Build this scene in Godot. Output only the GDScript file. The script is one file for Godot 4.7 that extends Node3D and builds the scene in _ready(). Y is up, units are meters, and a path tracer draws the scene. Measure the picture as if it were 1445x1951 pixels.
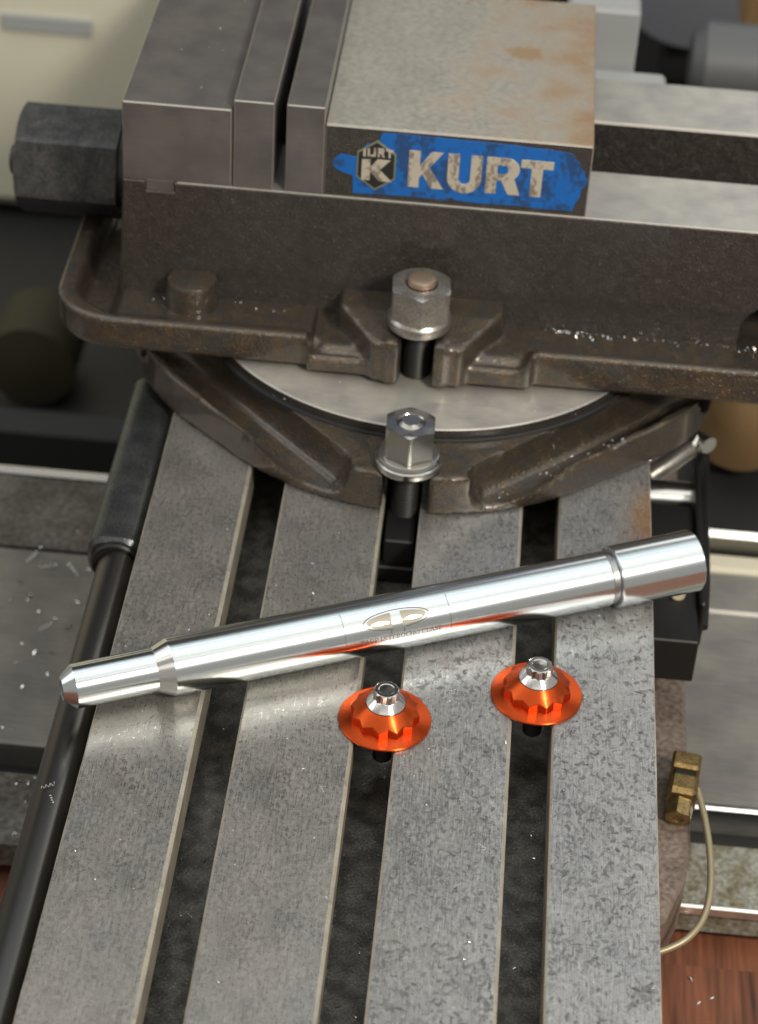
extends Node3D
# Close-up of a milling machine table: vise on a swivel base, an aluminium bar and two orange bolts.
# All shapes are given in millimetres (x across the table, y up, z towards the viewer) and committed in metres.

const MM := 0.001
var M := {}
var used := {}
var rng := RandomNumberGenerator.new()


class MB:
	# collects triangles (anticlockwise seen from outside, millimetres) for one mesh
	var p := PackedVector3Array()
	var uv := PackedVector2Array()
	var mark := 0
	var edge: MB = null   # where chamfers go, when they are worn bright

	func tri(a: Vector3, b: Vector3, c: Vector3, ua := Vector2.ZERO, ub := Vector2.ZERO, uc := Vector2.ZERO) -> void:
		p.append(a); p.append(b); p.append(c)
		uv.append(ua); uv.append(ub); uv.append(uc)

	func quad(a: Vector3, b: Vector3, c: Vector3, d: Vector3, ua := Vector2.ZERO, ub := Vector2.ZERO, uc := Vector2.ZERO, ud := Vector2.ZERO) -> void:
		tri(a, b, c, ua, ub, uc)
		tri(a, c, d, ua, uc, ud)

	func start() -> void:
		mark = p.size()

	func flip_from(m: int) -> void:
		for i in range(m, p.size(), 3):
			var t := p[i + 1]; p[i + 1] = p[i + 2]; p[i + 2] = t
			var s := uv[i + 1]; uv[i + 1] = uv[i + 2]; uv[i + 2] = s

	func finish() -> void:
		# a closed, consistently wound shape: turn it outside out
		var c := Vector3.ZERO
		for i in range(mark, p.size()): c += p[i]
		c /= maxf(1.0, p.size() - mark)
		var v := 0.0
		for i in range(mark, p.size(), 3): v += (p[i] - c).dot((p[i + 1] - c).cross(p[i + 2] - c))
		if v < 0.0: flip_from(mark)
		mark = p.size()

	func box(x0: float, x1: float, y0: float, y1: float, z0: float, z1: float, b := 0.3, xf := Transform3D.IDENTITY) -> void:
		var c := Vector3((x0 + x1) / 2, (y0 + y1) / 2, (z0 + z1) / 2)
		var h := Vector3(absf(x1 - x0) / 2, absf(y1 - y0) / 2, absf(z1 - z0) / 2)
		b = minf(b, minf(h.x, minf(h.y, h.z)) * 0.9)
		var v := {}
		for sx in [-1, 1]:
			for sy in [-1, 1]:
				for sz in [-1, 1]:
					var s := Vector3(sx, sy, sz)
					for k in 3:
						var q := s * (h - Vector3(b, b, b))
						q[k] = s[k] * h[k]
						v[[sx, sy, sz, k]] = q
		var m := p.size()
		for k in 3:
			var i := (k + 1) % 3
			var j := (k + 2) % 3
			for s in [-1, 1]:
				var q := []
				for e in [[-1, -1], [1, -1], [1, 1], [-1, 1]]:
					var t := [0, 0, 0]
					t[k] = s; t[i] = e[0]; t[j] = e[1]
					q.append(v[[t[0], t[1], t[2], k]])
				out(q, c, xf)
			for si in [-1, 1]:
				for sj in [-1, 1]:
					var q := []
					for e in [[-1, i], [1, i], [1, j], [-1, j]]:
						var t := [0, 0, 0]
						t[k] = e[0]; t[i] = si; t[j] = sj
						q.append(v[[t[0], t[1], t[2], e[1]]])
					(edge if edge else self).out(q, c, xf)
		for sx in [-1, 1]:
			for sy in [-1, 1]:
				for sz in [-1, 1]:
					out([v[[sx, sy, sz, 0]], v[[sx, sy, sz, 1]], v[[sx, sy, sz, 2]]], c, xf)
		mark = p.size()

	func out(q: Array, c: Vector3, xf: Transform3D) -> void:
		var n: Vector3 = (q[1] - q[0]).cross(q[2] - q[0])
		var mid := Vector3.ZERO
		for e in q: mid += e
		if n.dot(mid) < 0.0: q.reverse()
		for i in range(1, q.size() - 1):
			tri(xf * (q[0] + c), xf * (q[i] + c), xf * (q[i + 1] + c))

	# loops of equal size, joined one to the next; caps closed by fans
	func rings(loops: Array, caps := true, xf := Transform3D.IDENTITY, vs: Array = []) -> void:
		start()
		var n: int = loops[0].size()
		for k in loops.size() - 1:
			var a: PackedVector3Array = loops[k]
			var b: PackedVector3Array = loops[k + 1]
			var va: float = vs[k] if vs else float(k)
			var vb: float = vs[k + 1] if vs else k + 1.0
			for i in n:
				var j := (i + 1) % n
				var ui := float(i) / n
				var uj := float(i + 1) / n
				quad(xf * a[i], xf * a[j], xf * b[j], xf * b[i], Vector2(ui, va), Vector2(uj, va), Vector2(uj, vb), Vector2(ui, vb))
		if caps:
			for e in [[0, true], [loops.size() - 1, false]]:
				var l: PackedVector3Array = loops[e[0]]
				var c := Vector3.ZERO
				for q in l: c += q
				c /= n
				for i in n:
					var j := (i + 1) % n
					var u0 := Vector2(float(i) / n, 0); var u1 := Vector2(float(i + 1) / n, 0)
					if e[1]: tri(xf * c, xf * l[j], xf * l[i], Vector2(u0.x, 1), u1, u0)
					else: tri(xf * c, xf * l[i], xf * l[j], Vector2(u0.x, 1), u0, u1)
		finish()

	# profile of (height, radius) turned about y
	func lathe(prof: Array, seg := 48, xf := Transform3D.IDENTITY, caps := true) -> void:
		var loops := []
		var vs := []
		var len := 0.0
		for k in prof.size():
			var l := PackedVector3Array()
			for i in seg:
				var a := TAU * i / seg
				l.append(Vector3(cos(a) * prof[k].y, prof[k].x, sin(a) * prof[k].y))
			loops.append(l)
			if k: len += prof[k].distance_to(prof[k - 1])
			vs.append(len * 0.02)
		rings(loops, caps, xf, vs)

	func tube(path: Array, r: float, seg := 10) -> void:
		var loops := []
		var up := Vector3.UP
		for k in path.size():
			var t: Vector3 = (path[mini(k + 1, path.size() - 1)] - path[maxi(k - 1, 0)]).normalized()
			var s := t.cross(up if absf(t.dot(up)) < 0.95 else Vector3.RIGHT).normalized()
			var w := s.cross(t)
			var l := PackedVector3Array()
			for i in seg:
				var a := TAU * i / seg
				l.append(path[k] + (s * cos(a) + w * sin(a)) * r)
			loops.append(l)
		rings(loops)

	# outline (u, v) swept from h0 to h1 along axis (0: u=y v=z, 1: u=z v=x, 2: u=x v=y), both ends chamfered by b
	func prism(poly: PackedVector2Array, axis: int, h0: float, h1: float, b := 0.3, b0 := 0.0) -> void:
		start()
		if Geometry2D.is_polygon_clockwise(poly): poly = poly.duplicate(); poly.reverse()
		var n := poly.size()
		var inner := inset(poly, b)
		var inner0 := inset(poly, b0)
		var loops := []
		for e in [[inner0, h0], [poly, h0 + b0], [poly, h1 - b], [inner, h1]]:
			var l := PackedVector3Array()
			for q in e[0]: l.append(lift(q, axis, e[1]))
			loops.append(l)
		for k in 3:
			if k == 0 and b0 <= 0.0: continue
			for i in n:
				var j := (i + 1) % n
				quad(loops[k][i], loops[k][j], loops[k + 1][j], loops[k + 1][i])
		var t := Geometry2D.triangulate_polygon(inner)
		for i in range(0, t.size(), 3): tri3(loops[3][t[i]], loops[3][t[i + 1]], loops[3][t[i + 2]], axis, 1.0)
		t = Geometry2D.triangulate_polygon(inner0)
		for i in range(0, t.size(), 3): tri3(loops[0][t[i]], loops[0][t[i + 1]], loops[0][t[i + 2]], axis, -1.0)
		mark = p.size()

	func tri3(a: Vector3, b: Vector3, c: Vector3, axis: int, sgn: float) -> void:
		if (b - a).cross(c - a)[axis] * sgn < 0.0: tri(a, c, b)
		else: tri(a, b, c)

	static func lift(q: Vector2, axis: int, h: float) -> Vector3:
		return Vector3(h, q.x, q.y) if axis == 0 else Vector3(q.y, h, q.x) if axis == 1 else Vector3(q.x, q.y, h)

	static func inset(poly: PackedVector2Array, b: float) -> PackedVector2Array:
		var r := PackedVector2Array()
		var n := poly.size()
		for i in n:
			var d0 := (poly[i] - poly[(i + n - 1) % n]).normalized()
			var d1 := (poly[(i + 1) % n] - poly[i]).normalized()
			var n0 := Vector2(-d0.y, d0.x)
			var n1 := Vector2(-d1.y, d1.x)
			var m := n0 + n1
			r.append(poly[i] + (m / maxf(0.4, m.dot(n0)) * b if m.length() > 0.01 else Vector2.ZERO))
		return r

	# the zero surface of a field, as surface nets
	func nets(field: Callable, lo: Vector3, hi: Vector3, cell: float) -> void:
		start()
		var nx := int(ceil((hi.x - lo.x) / cell)) + 1
		var ny := int(ceil((hi.y - lo.y) / cell)) + 1
		var nz := int(ceil((hi.z - lo.z) / cell)) + 1
		var f := PackedFloat32Array()
		f.resize(nx * ny * nz)
		var at := 0
		for k in nz:
			for j in ny:
				for i in nx:
					f[at] = field.call(lo.x + i * cell, lo.y + j * cell, lo.z + k * cell)
					at += 1
		var sy := nx
		var sz := nx * ny
		var vert := {}
		var cor := [0, 1, sy, sy + 1, sz, sz + 1, sz + sy, sz + sy + 1]
		for k in nz - 1:
			for j in ny - 1:
				for i in nx - 1:
					var o := i + j * sy + k * sz
					var neg := 0
					for c in 8:
						if f[o + cor[c]] < 0.0: neg += 1
					if neg == 0 or neg == 8: continue
					var s := Vector3.ZERO
					var cnt := 0
					for a in 8:
						for bit in [1, 2, 4]:
							if a & bit: continue
							var fa := f[o + cor[a]]
							var fb := f[o + cor[a | bit]]
							if (fa < 0.0) == (fb < 0.0): continue
							var t := fa / (fa - fb)
							var q := Vector3(a & 1, (a >> 1) & 1, (a >> 2) & 1)
							if bit == 1: q.x = t
							elif bit == 2: q.y = t
							else: q.z = t
							s += q
							cnt += 1
					vert[o] = lo + (Vector3(i, j, k) + s / cnt) * cell
		for k in range(1, nz - 1):
			for j in range(1, ny - 1):
				for i in range(1, nx - 1):
					var o := i + j * sy + k * sz
					var a := f[o] < 0.0
					for e in [[1, sy, sz], [sy, sz, 1], [sz, 1, sy]]:
						var b: bool = f[o + e[0]] < 0.0
						if a == b: continue
						var q := [vert[o], vert[o - e[1]], vert[o - e[1] - e[2]], vert[o - e[2]]]
						if a: quad(q[0], q[1], q[2], q[3])
						else: quad(q[0], q[3], q[2], q[1])
		finish()


# ---------------------------------------------------------------- naming and committing

func numbered(called: String) -> String:
	if not used.has(called):
		used[called] = 0
		return called
	used[called] += 1
	return "%s_%03d" % [called, used[called]]


func commit(mb: MB, crease := 32.0) -> ArrayMesh:
	var n := mb.p.size()
	var face := PackedVector3Array()
	var at := {}
	for i in range(0, n, 3):
		face.append((mb.p[i + 1] - mb.p[i]).cross(mb.p[i + 2] - mb.p[i]))
	for i in n:
		var key := Vector3i((mb.p[i] * 500.0).round())
		if not at.has(key): at[key] = PackedInt32Array()
		at[key].append(i / 3)
	var lim := cos(deg_to_rad(crease))
	var pos := PackedVector3Array()
	var nor := PackedVector3Array()
	pos.resize(n); nor.resize(n)
	for i in n:
		var me := face[i / 3].normalized()
		var s := Vector3.ZERO
		for k in at[Vector3i((mb.p[i] * 500.0).round())]:
			if face[k].normalized().dot(me) > lim: s += face[k]
		nor[i] = s.normalized() if s.length_squared() > 0.0 else Vector3.UP
		pos[i] = mb.p[i] * MM
	var uv := mb.uv.duplicate()
	for i in range(0, n, 3):   # Godot's front faces run clockwise
		var t := pos[i + 1]; pos[i + 1] = pos[i + 2]; pos[i + 2] = t
		t = nor[i + 1]; nor[i + 1] = nor[i + 2]; nor[i + 2] = t
		var w := uv[i + 1]; uv[i + 1] = uv[i + 2]; uv[i + 2] = w
	var a := []
	a.resize(Mesh.ARRAY_MAX)
	a[Mesh.ARRAY_VERTEX] = pos
	a[Mesh.ARRAY_NORMAL] = nor
	a[Mesh.ARRAY_TEX_UV] = uv
	var m := ArrayMesh.new()
	m.add_surface_from_arrays(Mesh.PRIMITIVE_TRIANGLES, a)
	return m


func obj(called: String, mb: MB, mat: Material, parent: Node = self, crease := 32.0) -> MeshInstance3D:
	var o := MeshInstance3D.new()
	o.name = numbered(called) if parent == self else called
	o.mesh = commit(mb, crease)
	if mb.edge and mb.edge.p.size():
		o.mesh.add_surface_from_arrays(Mesh.PRIMITIVE_TRIANGLES, commit(mb.edge, 20.0).surface_get_arrays(0))
		o.mesh.surface_set_material(1, M.edge)
	o.mesh.surface_set_material(0, mat)
	parent.add_child(o, true)
	return o


func tag(o: Node, label: String, category := "", group := "", kind := "") -> Node:
	if label: o.set_meta("label", label)
	if category: o.set_meta("category", category)
	if group: o.set_meta("group", group)
	if kind: o.set_meta("kind", kind)
	return o


func thing(called: String, label: String, category: String, at := Vector3.ZERO, group := "") -> Node3D:
	var o := Node3D.new()
	o.name = numbered(called)
	add_child(o)
	o.position = at * MM
	tag(o, label, category, group)
	return o


# ---------------------------------------------------------------- materials

func lin(r: float, g: float, b: float) -> Color:
	return Color(r, g, b).linear_to_srgb()


func mat(c: Color, metal: float, rough: float) -> StandardMaterial3D:
	var m := StandardMaterial3D.new()
	m.albedo_color = c.linear_to_srgb()
	m.metallic = metal
	m.roughness = rough
	m.cull_mode = BaseMaterial3D.CULL_DISABLED
	return m


func oiled(m: StandardMaterial3D, coat: float, rough: float) -> StandardMaterial3D:
	m.clearcoat_enabled = true
	m.clearcoat = coat
	m.clearcoat_roughness = rough
	return m


func noise(sd: int, freq: float, oct := 4, kind := FastNoiseLite.TYPE_SIMPLEX_SMOOTH) -> FastNoiseLite:
	var n := FastNoiseLite.new()
	n.seed = sd
	n.frequency = freq
	n.noise_type = kind
	n.fractal_octaves = oct
	return n


func pixels(w: int, h: int, data: PackedByteArray) -> ImageTexture:
	return ImageTexture.create_from_image(Image.create_from_data(w, h, false, Image.FORMAT_RGB8, data))


func grey(w: int, h: int, data: PackedByteArray) -> ImageTexture:
	return ImageTexture.create_from_image(Image.create_from_data(w, h, false, Image.FORMAT_L8, data))


func srgb8(v: float) -> int:
	v = clampf(v, 0.0, 1.0)
	return int(255.0 * (v * 12.92 if v < 0.0031308 else 1.055 * pow(v, 1.0 / 2.4) - 0.055))


# two tones of metal mixed by noise, fine grain over it; seamless, for triplanar use
func grain(size: int, a: Color, b: Color, sd: int, coarse: float, fine: float, specks := 0, bias := 0.0) -> Array:
	var n1 := noise(sd, coarse, 4).get_seamless_image(size, size)
	var n2 := noise(sd + 7, fine, 3).get_seamless_image(size, size)
	var d1 := n1.get_data()
	var d2 := n2.get_data()
	var rgb := PackedByteArray(); rgb.resize(size * size * 3)
	var hgt := PackedByteArray(); hgt.resize(size * size)
	var st1 := d1.size() / (size * size)
	var st2 := d2.size() / (size * size)
	for i in size * size:
		var t := clampf((d1[i * st1] / 255.0 - 0.5) * 1.8 + 0.5 + bias, 0.0, 1.0)
		var g := d2[i * st2] / 255.0
		var k := 0.42 + 1.16 * g
		rgb[i * 3] = srgb8(lerpf(a.r, b.r, t) * k)
		rgb[i * 3 + 1] = srgb8(lerpf(a.g, b.g, t) * k)
		rgb[i * 3 + 2] = srgb8(lerpf(a.b, b.b, t) * k)
		hgt[i] = int(255.0 * clampf(g * 0.8 + t * 0.2, 0.0, 1.0))
	for s in specks:
		var i := rng.randi() % (size * size)
		var v := rng.randf_range(0.25, 0.6)
		for c in 3: rgb[i * 3 + c] = srgb8(v)
	return [pixels(size, size, rgb), grey(size, size, hgt)]


func textured(maps: Array, metal: float, rough: float, per_metre: float, bump: float) -> StandardMaterial3D:
	var m := mat(Color(1, 1, 1), metal, rough)
	m.albedo_texture = maps[0]
	m.uv1_triplanar = true
	m.uv1_scale = Vector3.ONE * per_metre
	if bump > 0.0:
		m.heightmap_enabled = true
		m.heightmap_texture = maps[1]
		m.heightmap_scale = bump
	return m


# fine drawn lines along one way (ground or turned steel)
func brushed(w: int, h: int, a: Color, sd: int, depth: float) -> Array:
	var rgb := PackedByteArray(); rgb.resize(w * h * 3)
	var hgt := PackedByteArray(); hgt.resize(w * h)
	var n := noise(sd, 0.012, 4)
	var n2 := noise(sd + 3, 0.5, 2)
	for y in h:
		for x in w:
			var s := n2.get_noise_2d(x * 0.035, y * 1.0)
			var t := n.get_noise_2d(x, y)
			var k := 1.0 + depth * s + 0.28 * t
			var i := y * w + x
			rgb[i * 3] = srgb8(a.r * k)
			rgb[i * 3 + 1] = srgb8(a.g * k)
			rgb[i * 3 + 2] = srgb8(a.b * k * (1.0 - 0.06 * t))
			hgt[i] = int(clampf(128.0 + 110.0 * s, 0.0, 255.0))
	return [pixels(w, h, rgb), grey(w, h, hgt)]


const TX0 := -116.0
const TZ0 := -345.0
const TW := 232.0
const TH := 580.0


func table_textures() -> Array:
	# worn cast iron: grey with dark flakes and curls, fine scratches, a brown stain at one edge
	var w := 1024
	var h := 2048
	var n1 := noise(11, 0.006, 4)
	var n2 := noise(12, 0.09, 3)
	var n3 := noise(13, 0.35, 2)
	var n4 := noise(14, 0.045, 3)
	var n6 := noise(16, 0.012, 3)
	var n5 := noise(15, 0.4, 2)
	var v := PackedFloat32Array(); v.resize(w * h)
	var flake := noise(21, 0.01, 3)
	# flakes: short curved strokes
	for s in 26000:
		var x := rng.randf() * w
		var y := rng.randf() * h
		var where := 0.10 + 0.95 * smoothstep(0.42, 0.62, x / w) * (0.35 + 0.65 * smoothstep(0.35, 0.75, y / h))
		if rng.randf() > where * (0.75 + 0.9 * flake.get_noise_2d(x, y)): continue
		var a := rng.randf() * TAU
		var bend := rng.randf_range(-0.22, 0.22)
		var steps := rng.randi_range(5, 22)
		var dark := rng.randf_range(0.06, 0.24)
		var wide := rng.randf_range(0.7, 3.2)
		for k in steps:
			x += cos(a) * 0.9
			y += sin(a) * 0.9
			a += bend
			var r := wide * sin(PI * (k + 0.5) / steps)
			var ri := int(ceil(r))
			for dy in range(-ri, ri + 1):
				for dx in range(-ri, ri + 1):
					var px := int(x) + dx
					var py := int(y) + dy
					if px < 0 or py < 0 or px >= w or py >= h: continue
					var c := clampf(r - Vector2(dx, dy).length() + 0.6, 0.0, 1.0)
					v[py * w + px] = minf(v[py * w + px], -dark * c)
	# hairline scratches, bright and dark
	for s in 4200:
		var x := rng.randf() * w
		var y := rng.randf() * h
		var a := rng.randfn(0.0, 1.0) if rng.randf() < 0.5 else rng.randf() * TAU
		var bend := rng.randfn(0.0, 0.012)
		var steps := rng.randi_range(6, 26) if s > 500 else rng.randi_range(30, 110)
		var d := rng.randf_range(0.05, 0.2) * (1.0 if rng.randf() < 0.55 else -1.0)
		for k in steps:
			x += cos(a); y += sin(a); a += bend
			if x >= 0 and y >= 0 and x < w and y < h: v[int(y) * w + int(x)] += d
	for s in 70:   # long dark scores
		var x := rng.randf() * w
		var y := rng.randf() * h
		var a := rng.randfn(0.4, 0.9)
		var bend := rng.randfn(0.0, 0.006)
		var d := rng.randf_range(0.08, 0.2)
		for k in rng.randi_range(25, 120):
			x += cos(a); y += sin(a); a += bend
			if x >= 0 and y >= 0 and x < w - 1 and y < h:
				v[int(y) * w + int(x)] -= d
				v[int(y) * w + int(x) + 1] += d * 0.7
	for s in 900:   # pits
		var x := rng.randi() % (w - 4) + 1
		var y := rng.randi() % (h - 4) + 1
		var r := rng.randf_range(0.6, 1.6)
		for dy in range(-2, 3):
			for dx in range(-2, 3):
				if Vector2(dx, dy).length() < r and y + dy >= 0 and y + dy < h: v[(y + dy) * w + clampi(x + dx, 0, w - 1)] -= rng.randf_range(0.1, 0.3)
	var rgb := PackedByteArray(); rgb.resize(w * h * 3)
	var rough := PackedByteArray(); rough.resize(w * h)
	for y in h:
		for x in w:
			var i := y * w + x
			var t := n1.get_noise_2d(x, y)
			var f := n2.get_noise_2d(x, y)
			var g := n3.get_noise_2d(x, y)
			var right := smoothstep(0.3, 0.8, float(x) / w)
			var base := 0.325 + 0.10 * right + 0.03 * t + 0.05 * f + 0.10 * g + (0.05 + 0.05 * right) * n5.get_noise_2d(x, y * 0.05)
			var blot := smoothstep(0.05, 0.45, n4.get_noise_2d(x + 26.0 * f, y + 26.0 * t)) * (0.05 + 0.14 * right)
			base *= maxf(0.15, 1.0 + (1.5 + 1.0 * right) * v[i]) * (1.0 - blot)
			var stain := smoothstep(0.18, 0.5, n6.get_noise_2d(x + 40.0 * f, y * 0.6)) * 0.11
			base *= 1.0 - stain
			var warm := 0.075 - 0.07 * right + 0.04 * t
			var r := base * (1.0 + warm * 0.7)
			var gg := base * (1.0 + warm * 0.02)
			var b := base * (1.0 - warm)
			# rust at the far right edge
			var X := TX0 + TW * x / w
			var Z := TZ0 + TH * y / h
			var q := smoothstep(0.0, 1.0, 1.25 - Vector2((114.0 - X) / 13.0, (Z + 128.0) / 26.0).length() + 0.9 * f)
			if X > 80.0 and q > 0.0:
				r = lerpf(r, 0.28, q * 0.8); gg = lerpf(gg, 0.13, q * 0.8); b = lerpf(b, 0.03, q * 0.8)
			rgb[i * 3] = srgb8(r)
			rgb[i * 3 + 1] = srgb8(gg)
			rgb[i * 3 + 2] = srgb8(b)
			rough[i] = int(255.0 * clampf(0.35 + 0.10 * n5.get_noise_2d(x, y * 0.05) - 0.3 * stain + 0.35 * blot - 0.7 * v[i] + 0.10 * f + 0.10 * g + 0.04 * t + q * 0.3 * float(X > 80.0), 0.2, 0.9))
	return [pixels(w, h, rgb), grey(w, h, rough)]


func block_textures() -> Array:
	# ground top of the movable jaw with brown rust creeping in from two edges
	var w := 512
	var h := 640
	var rgb := PackedByteArray(); rgb.resize(w * h * 3)
	var rough := PackedByteArray(); rough.resize(w * h)
	var n1 := noise(31, 0.007, 4)
	var n2 := noise(32, 0.05, 3)
	var n3 := noise(33, 0.4, 2)
	for y in h:
		for x in w:
			var i := y * w + x
			var u := float(x) / w
			var q := float(y) / h   # 0 back, 1 front
			var t := n1.get_noise_2d(x, y)
			var f := n2.get_noise_2d(x, y)
			var g := n3.get_noise_2d(x * 0.12, y)
			var base := 0.46 + 0.06 * t + 0.04 * f + 0.05 * g
			var rust := smoothstep(0.35, 1.3, u + 0.5 * t + 0.12 * f) * 0.9
			rust = maxf(rust, 0.85 * smoothstep(0.0, 0.8, 1.0 - Vector2((u - 0.72) / 0.11, (q - 0.42) / 0.10).length() + 0.9 * t + 0.35 * f))
			rust = maxf(rust, 0.55 * smoothstep(0.90, 1.0, u + 0.06 * f))
			rust = maxf(rust, 0.45 * smoothstep(0.10, 0.0, q + 0.1 * f))
			rgb[i * 3] = srgb8(lerpf(base * 1.02, 0.33, rust))
			rgb[i * 3 + 1] = srgb8(lerpf(base * 0.98, 0.21, rust))
			rgb[i * 3 + 2] = srgb8(lerpf(base * 0.86, 0.115, rust))
			rough[i] = int(255.0 * clampf(0.42 + 0.3 * rust + 0.1 * f, 0.2, 0.95))
	return [pixels(w, h, rgb), grey(w, h, rough)]


func sticker_texture(c: Color, worn: Color, sd: int, amount: float) -> ImageTexture:
	var w := 512
	var h := 256
	var rgb := PackedByteArray(); rgb.resize(w * h * 3)
	var n1 := noise(sd, 0.012, 4)
	var n2 := noise(sd + 1, 0.09, 3)
	for y in h:
		for x in w:
			var i := y * w + x
			var t := smoothstep(0.5 - amount, 0.95 - amount * 0.5, 0.5 + 0.9 * n1.get_noise_2d(x, y * 0.7) + 0.5 * n2.get_noise_2d(x * 0.6, y))
			rgb[i * 3] = srgb8(lerpf(c.r, worn.r, t))
			rgb[i * 3 + 1] = srgb8(lerpf(c.g, worn.g, t))
			rgb[i * 3 + 2] = srgb8(lerpf(c.b, worn.b, t))
	return pixels(w, h, rgb)


func wood_texture() -> ImageTexture:
	var w := 512
	var h := 512
	var rgb := PackedByteArray(); rgb.resize(w * h * 3)
	var n1 := noise(51, 0.02, 4)
	var n2 := noise(52, 0.2, 3)
	for y in h:
		for x in w:
			var i := y * w + x
			var t := 0.50 + 0.35 * n1.get_noise_2d(x * 1.6, y * 0.16) + 0.3 * n2.get_noise_2d(x, y * 0.05)
			var k := clampf(t, 0.08, 1.0)
			rgb[i * 3] = srgb8(0.30 * k)
			rgb[i * 3 + 1] = srgb8(0.105 * k)
			rgb[i * 3 + 2] = srgb8(0.05 * k)
	return pixels(w, h, rgb)


func make_materials() -> void:
	var tt := table_textures()
	var m := mat(Color(1, 1, 1), 0.78, 1.0)
	m.albedo_texture = tt[0]
	m.roughness_texture = tt[1]
	m.heightmap_enabled = true
	m.heightmap_texture = tt[1]
	m.heightmap_scale = 0.006
	m.heightmap_flip_texture = true
	M.land = m
	var bt := block_textures()
	m = mat(Color(1, 1, 1), 0.55, 1.0)
	m.albedo_texture = bt[0]
	m.roughness_texture = bt[1]
	M.block_top = m
	var cast := grain(512, Color(0.050, 0.043, 0.037), Color(0.062, 0.053, 0.045), 61, 0.03, 0.30, 900)
	M.cast = oiled(textured(cast, 0.5, 0.42, 8.0, 0.09), 0.7, 0.2)
	var rusty := grain(512, Color(0.112, 0.080, 0.050), Color(0.072, 0.064, 0.055), 71, 0.02, 0.26, 500)
	M.cast_worn = oiled(textured(rusty, 0.65, 0.34, 8.0, 0.10), 0.9, 0.14)
	M.oily = textured(grain(256, Color(0.06, 0.056, 0.05), Color(0.15, 0.14, 0.125), 81, 0.03, 0.25, 400), 0.35, 0.45, 11.0, 0.02)
	M.slot_wall = textured(brushed(256, 256, Color(0.30, 0.27, 0.21), 85, 0.5), 0.3, 0.45, 9.0, 0.0)
	M.ground_steel = textured(brushed(512, 512, Color(0.185, 0.172, 0.165), 91, 0.08), 0.6, 0.42, 6.0, 0.0)
	M.rail = textured(brushed(512, 512, Color(0.46, 0.45, 0.42), 95, 0.10), 0.7, 0.42, 6.0, 0.0)
	M.disc = textured(brushed(512, 512, Color(0.54, 0.515, 0.47), 97, 0.14), 0.6, 0.40, 6.0, 0.0)
	M.bolt_steel = mat(Color(0.50, 0.49, 0.46), 1.0, 0.2)
	M.nut_steel = textured(grain(256, Color(0.36, 0.345, 0.32), Color(0.5, 0.485, 0.45), 101, 0.02, 0.15), 0.9, 0.34, 20.0, 0.008)
	M.stud_end = mat(Color(0.42, 0.31, 0.23), 0.8, 0.42)
	M.black_steel = mat(Color(0.016, 0.016, 0.016), 0.3, 0.45)
	M.soot = mat(Color(0.012, 0.012, 0.012), 0.0, 0.7)
	# polished turned aluminium, drawn highlights run along the bar
	m = mat(Color(0.78, 0.84, 0.865), 1.0, 0.22)
	m.anisotropy_enabled = true
	m.anisotropy = -0.7
	M.alu = m
	M.alu_dark = mat(Color(0.42, 0.42, 0.42), 1.0, 0.34)
	M.etch = mat(Color(0.30, 0.275, 0.23), 0.6, 0.55)
	M.etch_line = mat(Color(0.12, 0.11, 0.10), 0.6, 0.5)
	M.etch_text = mat(Color(0.14, 0.11, 0.10), 0.6, 0.5)
	m = mat(Color(0.68, 0.10, 0.023), 1.0, 0.33)
	m.anisotropy_enabled = true
	m.anisotropy = -0.85
	M.orange = m
	m = mat(Color(0.88, 0.88, 0.87), 1.0, 0.2)
	m.anisotropy_enabled = true
	m.anisotropy = -0.8
	M.bright = m
	M.rod = mat(Color(0.15, 0.145, 0.14), 1.0, 0.30)
	M.sleeve = textured(grain(256, Color(0.085, 0.092, 0.096), Color(0.13, 0.137, 0.14), 111, 0.02, 0.2, 60), 0.85, 0.36, 14.0, 0.01)
	M.screw = textured(grain(256, Color(0.045, 0.046, 0.047), Color(0.085, 0.083, 0.082), 115, 0.03, 0.15, 30), 0.4, 0.42, 12.0, 0.02)
	M.brass = textured(grain(256, Color(0.36, 0.26, 0.11), Color(0.24, 0.17, 0.075), 121, 0.03, 0.12), 0.9, 0.34, 24.0, 0.01)
	M.tube = mat(Color(0.34, 0.29, 0.19), 0.5, 0.45)
	M.saddle = textured(grain(256, Color(0.17, 0.13, 0.105), Color(0.24, 0.19, 0.16), 131, 0.02, 0.15, 60), 0.3, 0.5, 7.0, 0.02)
	M.way = textured(brushed(512, 512, Color(0.27, 0.26, 0.24), 141, 0.2), 0.6, 0.45, 4.0, 0.0)
	M.way_dark = textured(grain(256, Color(0.10, 0.09, 0.08), Color(0.16, 0.15, 0.135), 145, 0.02, 0.15, 80), 0.4, 0.5, 6.0, 0.0)
	M.tray = textured(grain(256, Color(0.30, 0.30, 0.26), Color(0.18, 0.16, 0.10), 151, 0.03, 0.12), 0.3, 0.5, 9.0, 0.0)
	M.chrome = mat(Color(0.8, 0.8, 0.78), 1.0, 0.22)
	M.cream = mat(Color(0.80, 0.76, 0.60), 0.0, 0.6)
	M.dark_paint = mat(Color(0.022, 0.022, 0.023), 0.0, 0.5)
	M.grey_paint = mat(Color(0.11, 0.115, 0.12), 0.0, 0.5)
	M.pale_paint = mat(Color(0.33, 0.34, 0.34), 0.0, 0.5)
	M.smudge = mat(Color(0.42, 0.43, 0.42), 0.0, 0.6)
	M.olive = mat(Color(0.032, 0.027, 0.010), 0.0, 0.7)
	M.tan = mat(Color(0.22, 0.135, 0.06), 0.0, 0.7)
	M.slate = mat(Color(0.10, 0.105, 0.12), 0.1, 0.4)
	m = mat(Color(1, 1, 1), 0.0, 0.6)
	m.albedo_texture = wood_texture()
	m.uv1_triplanar = true
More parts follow.
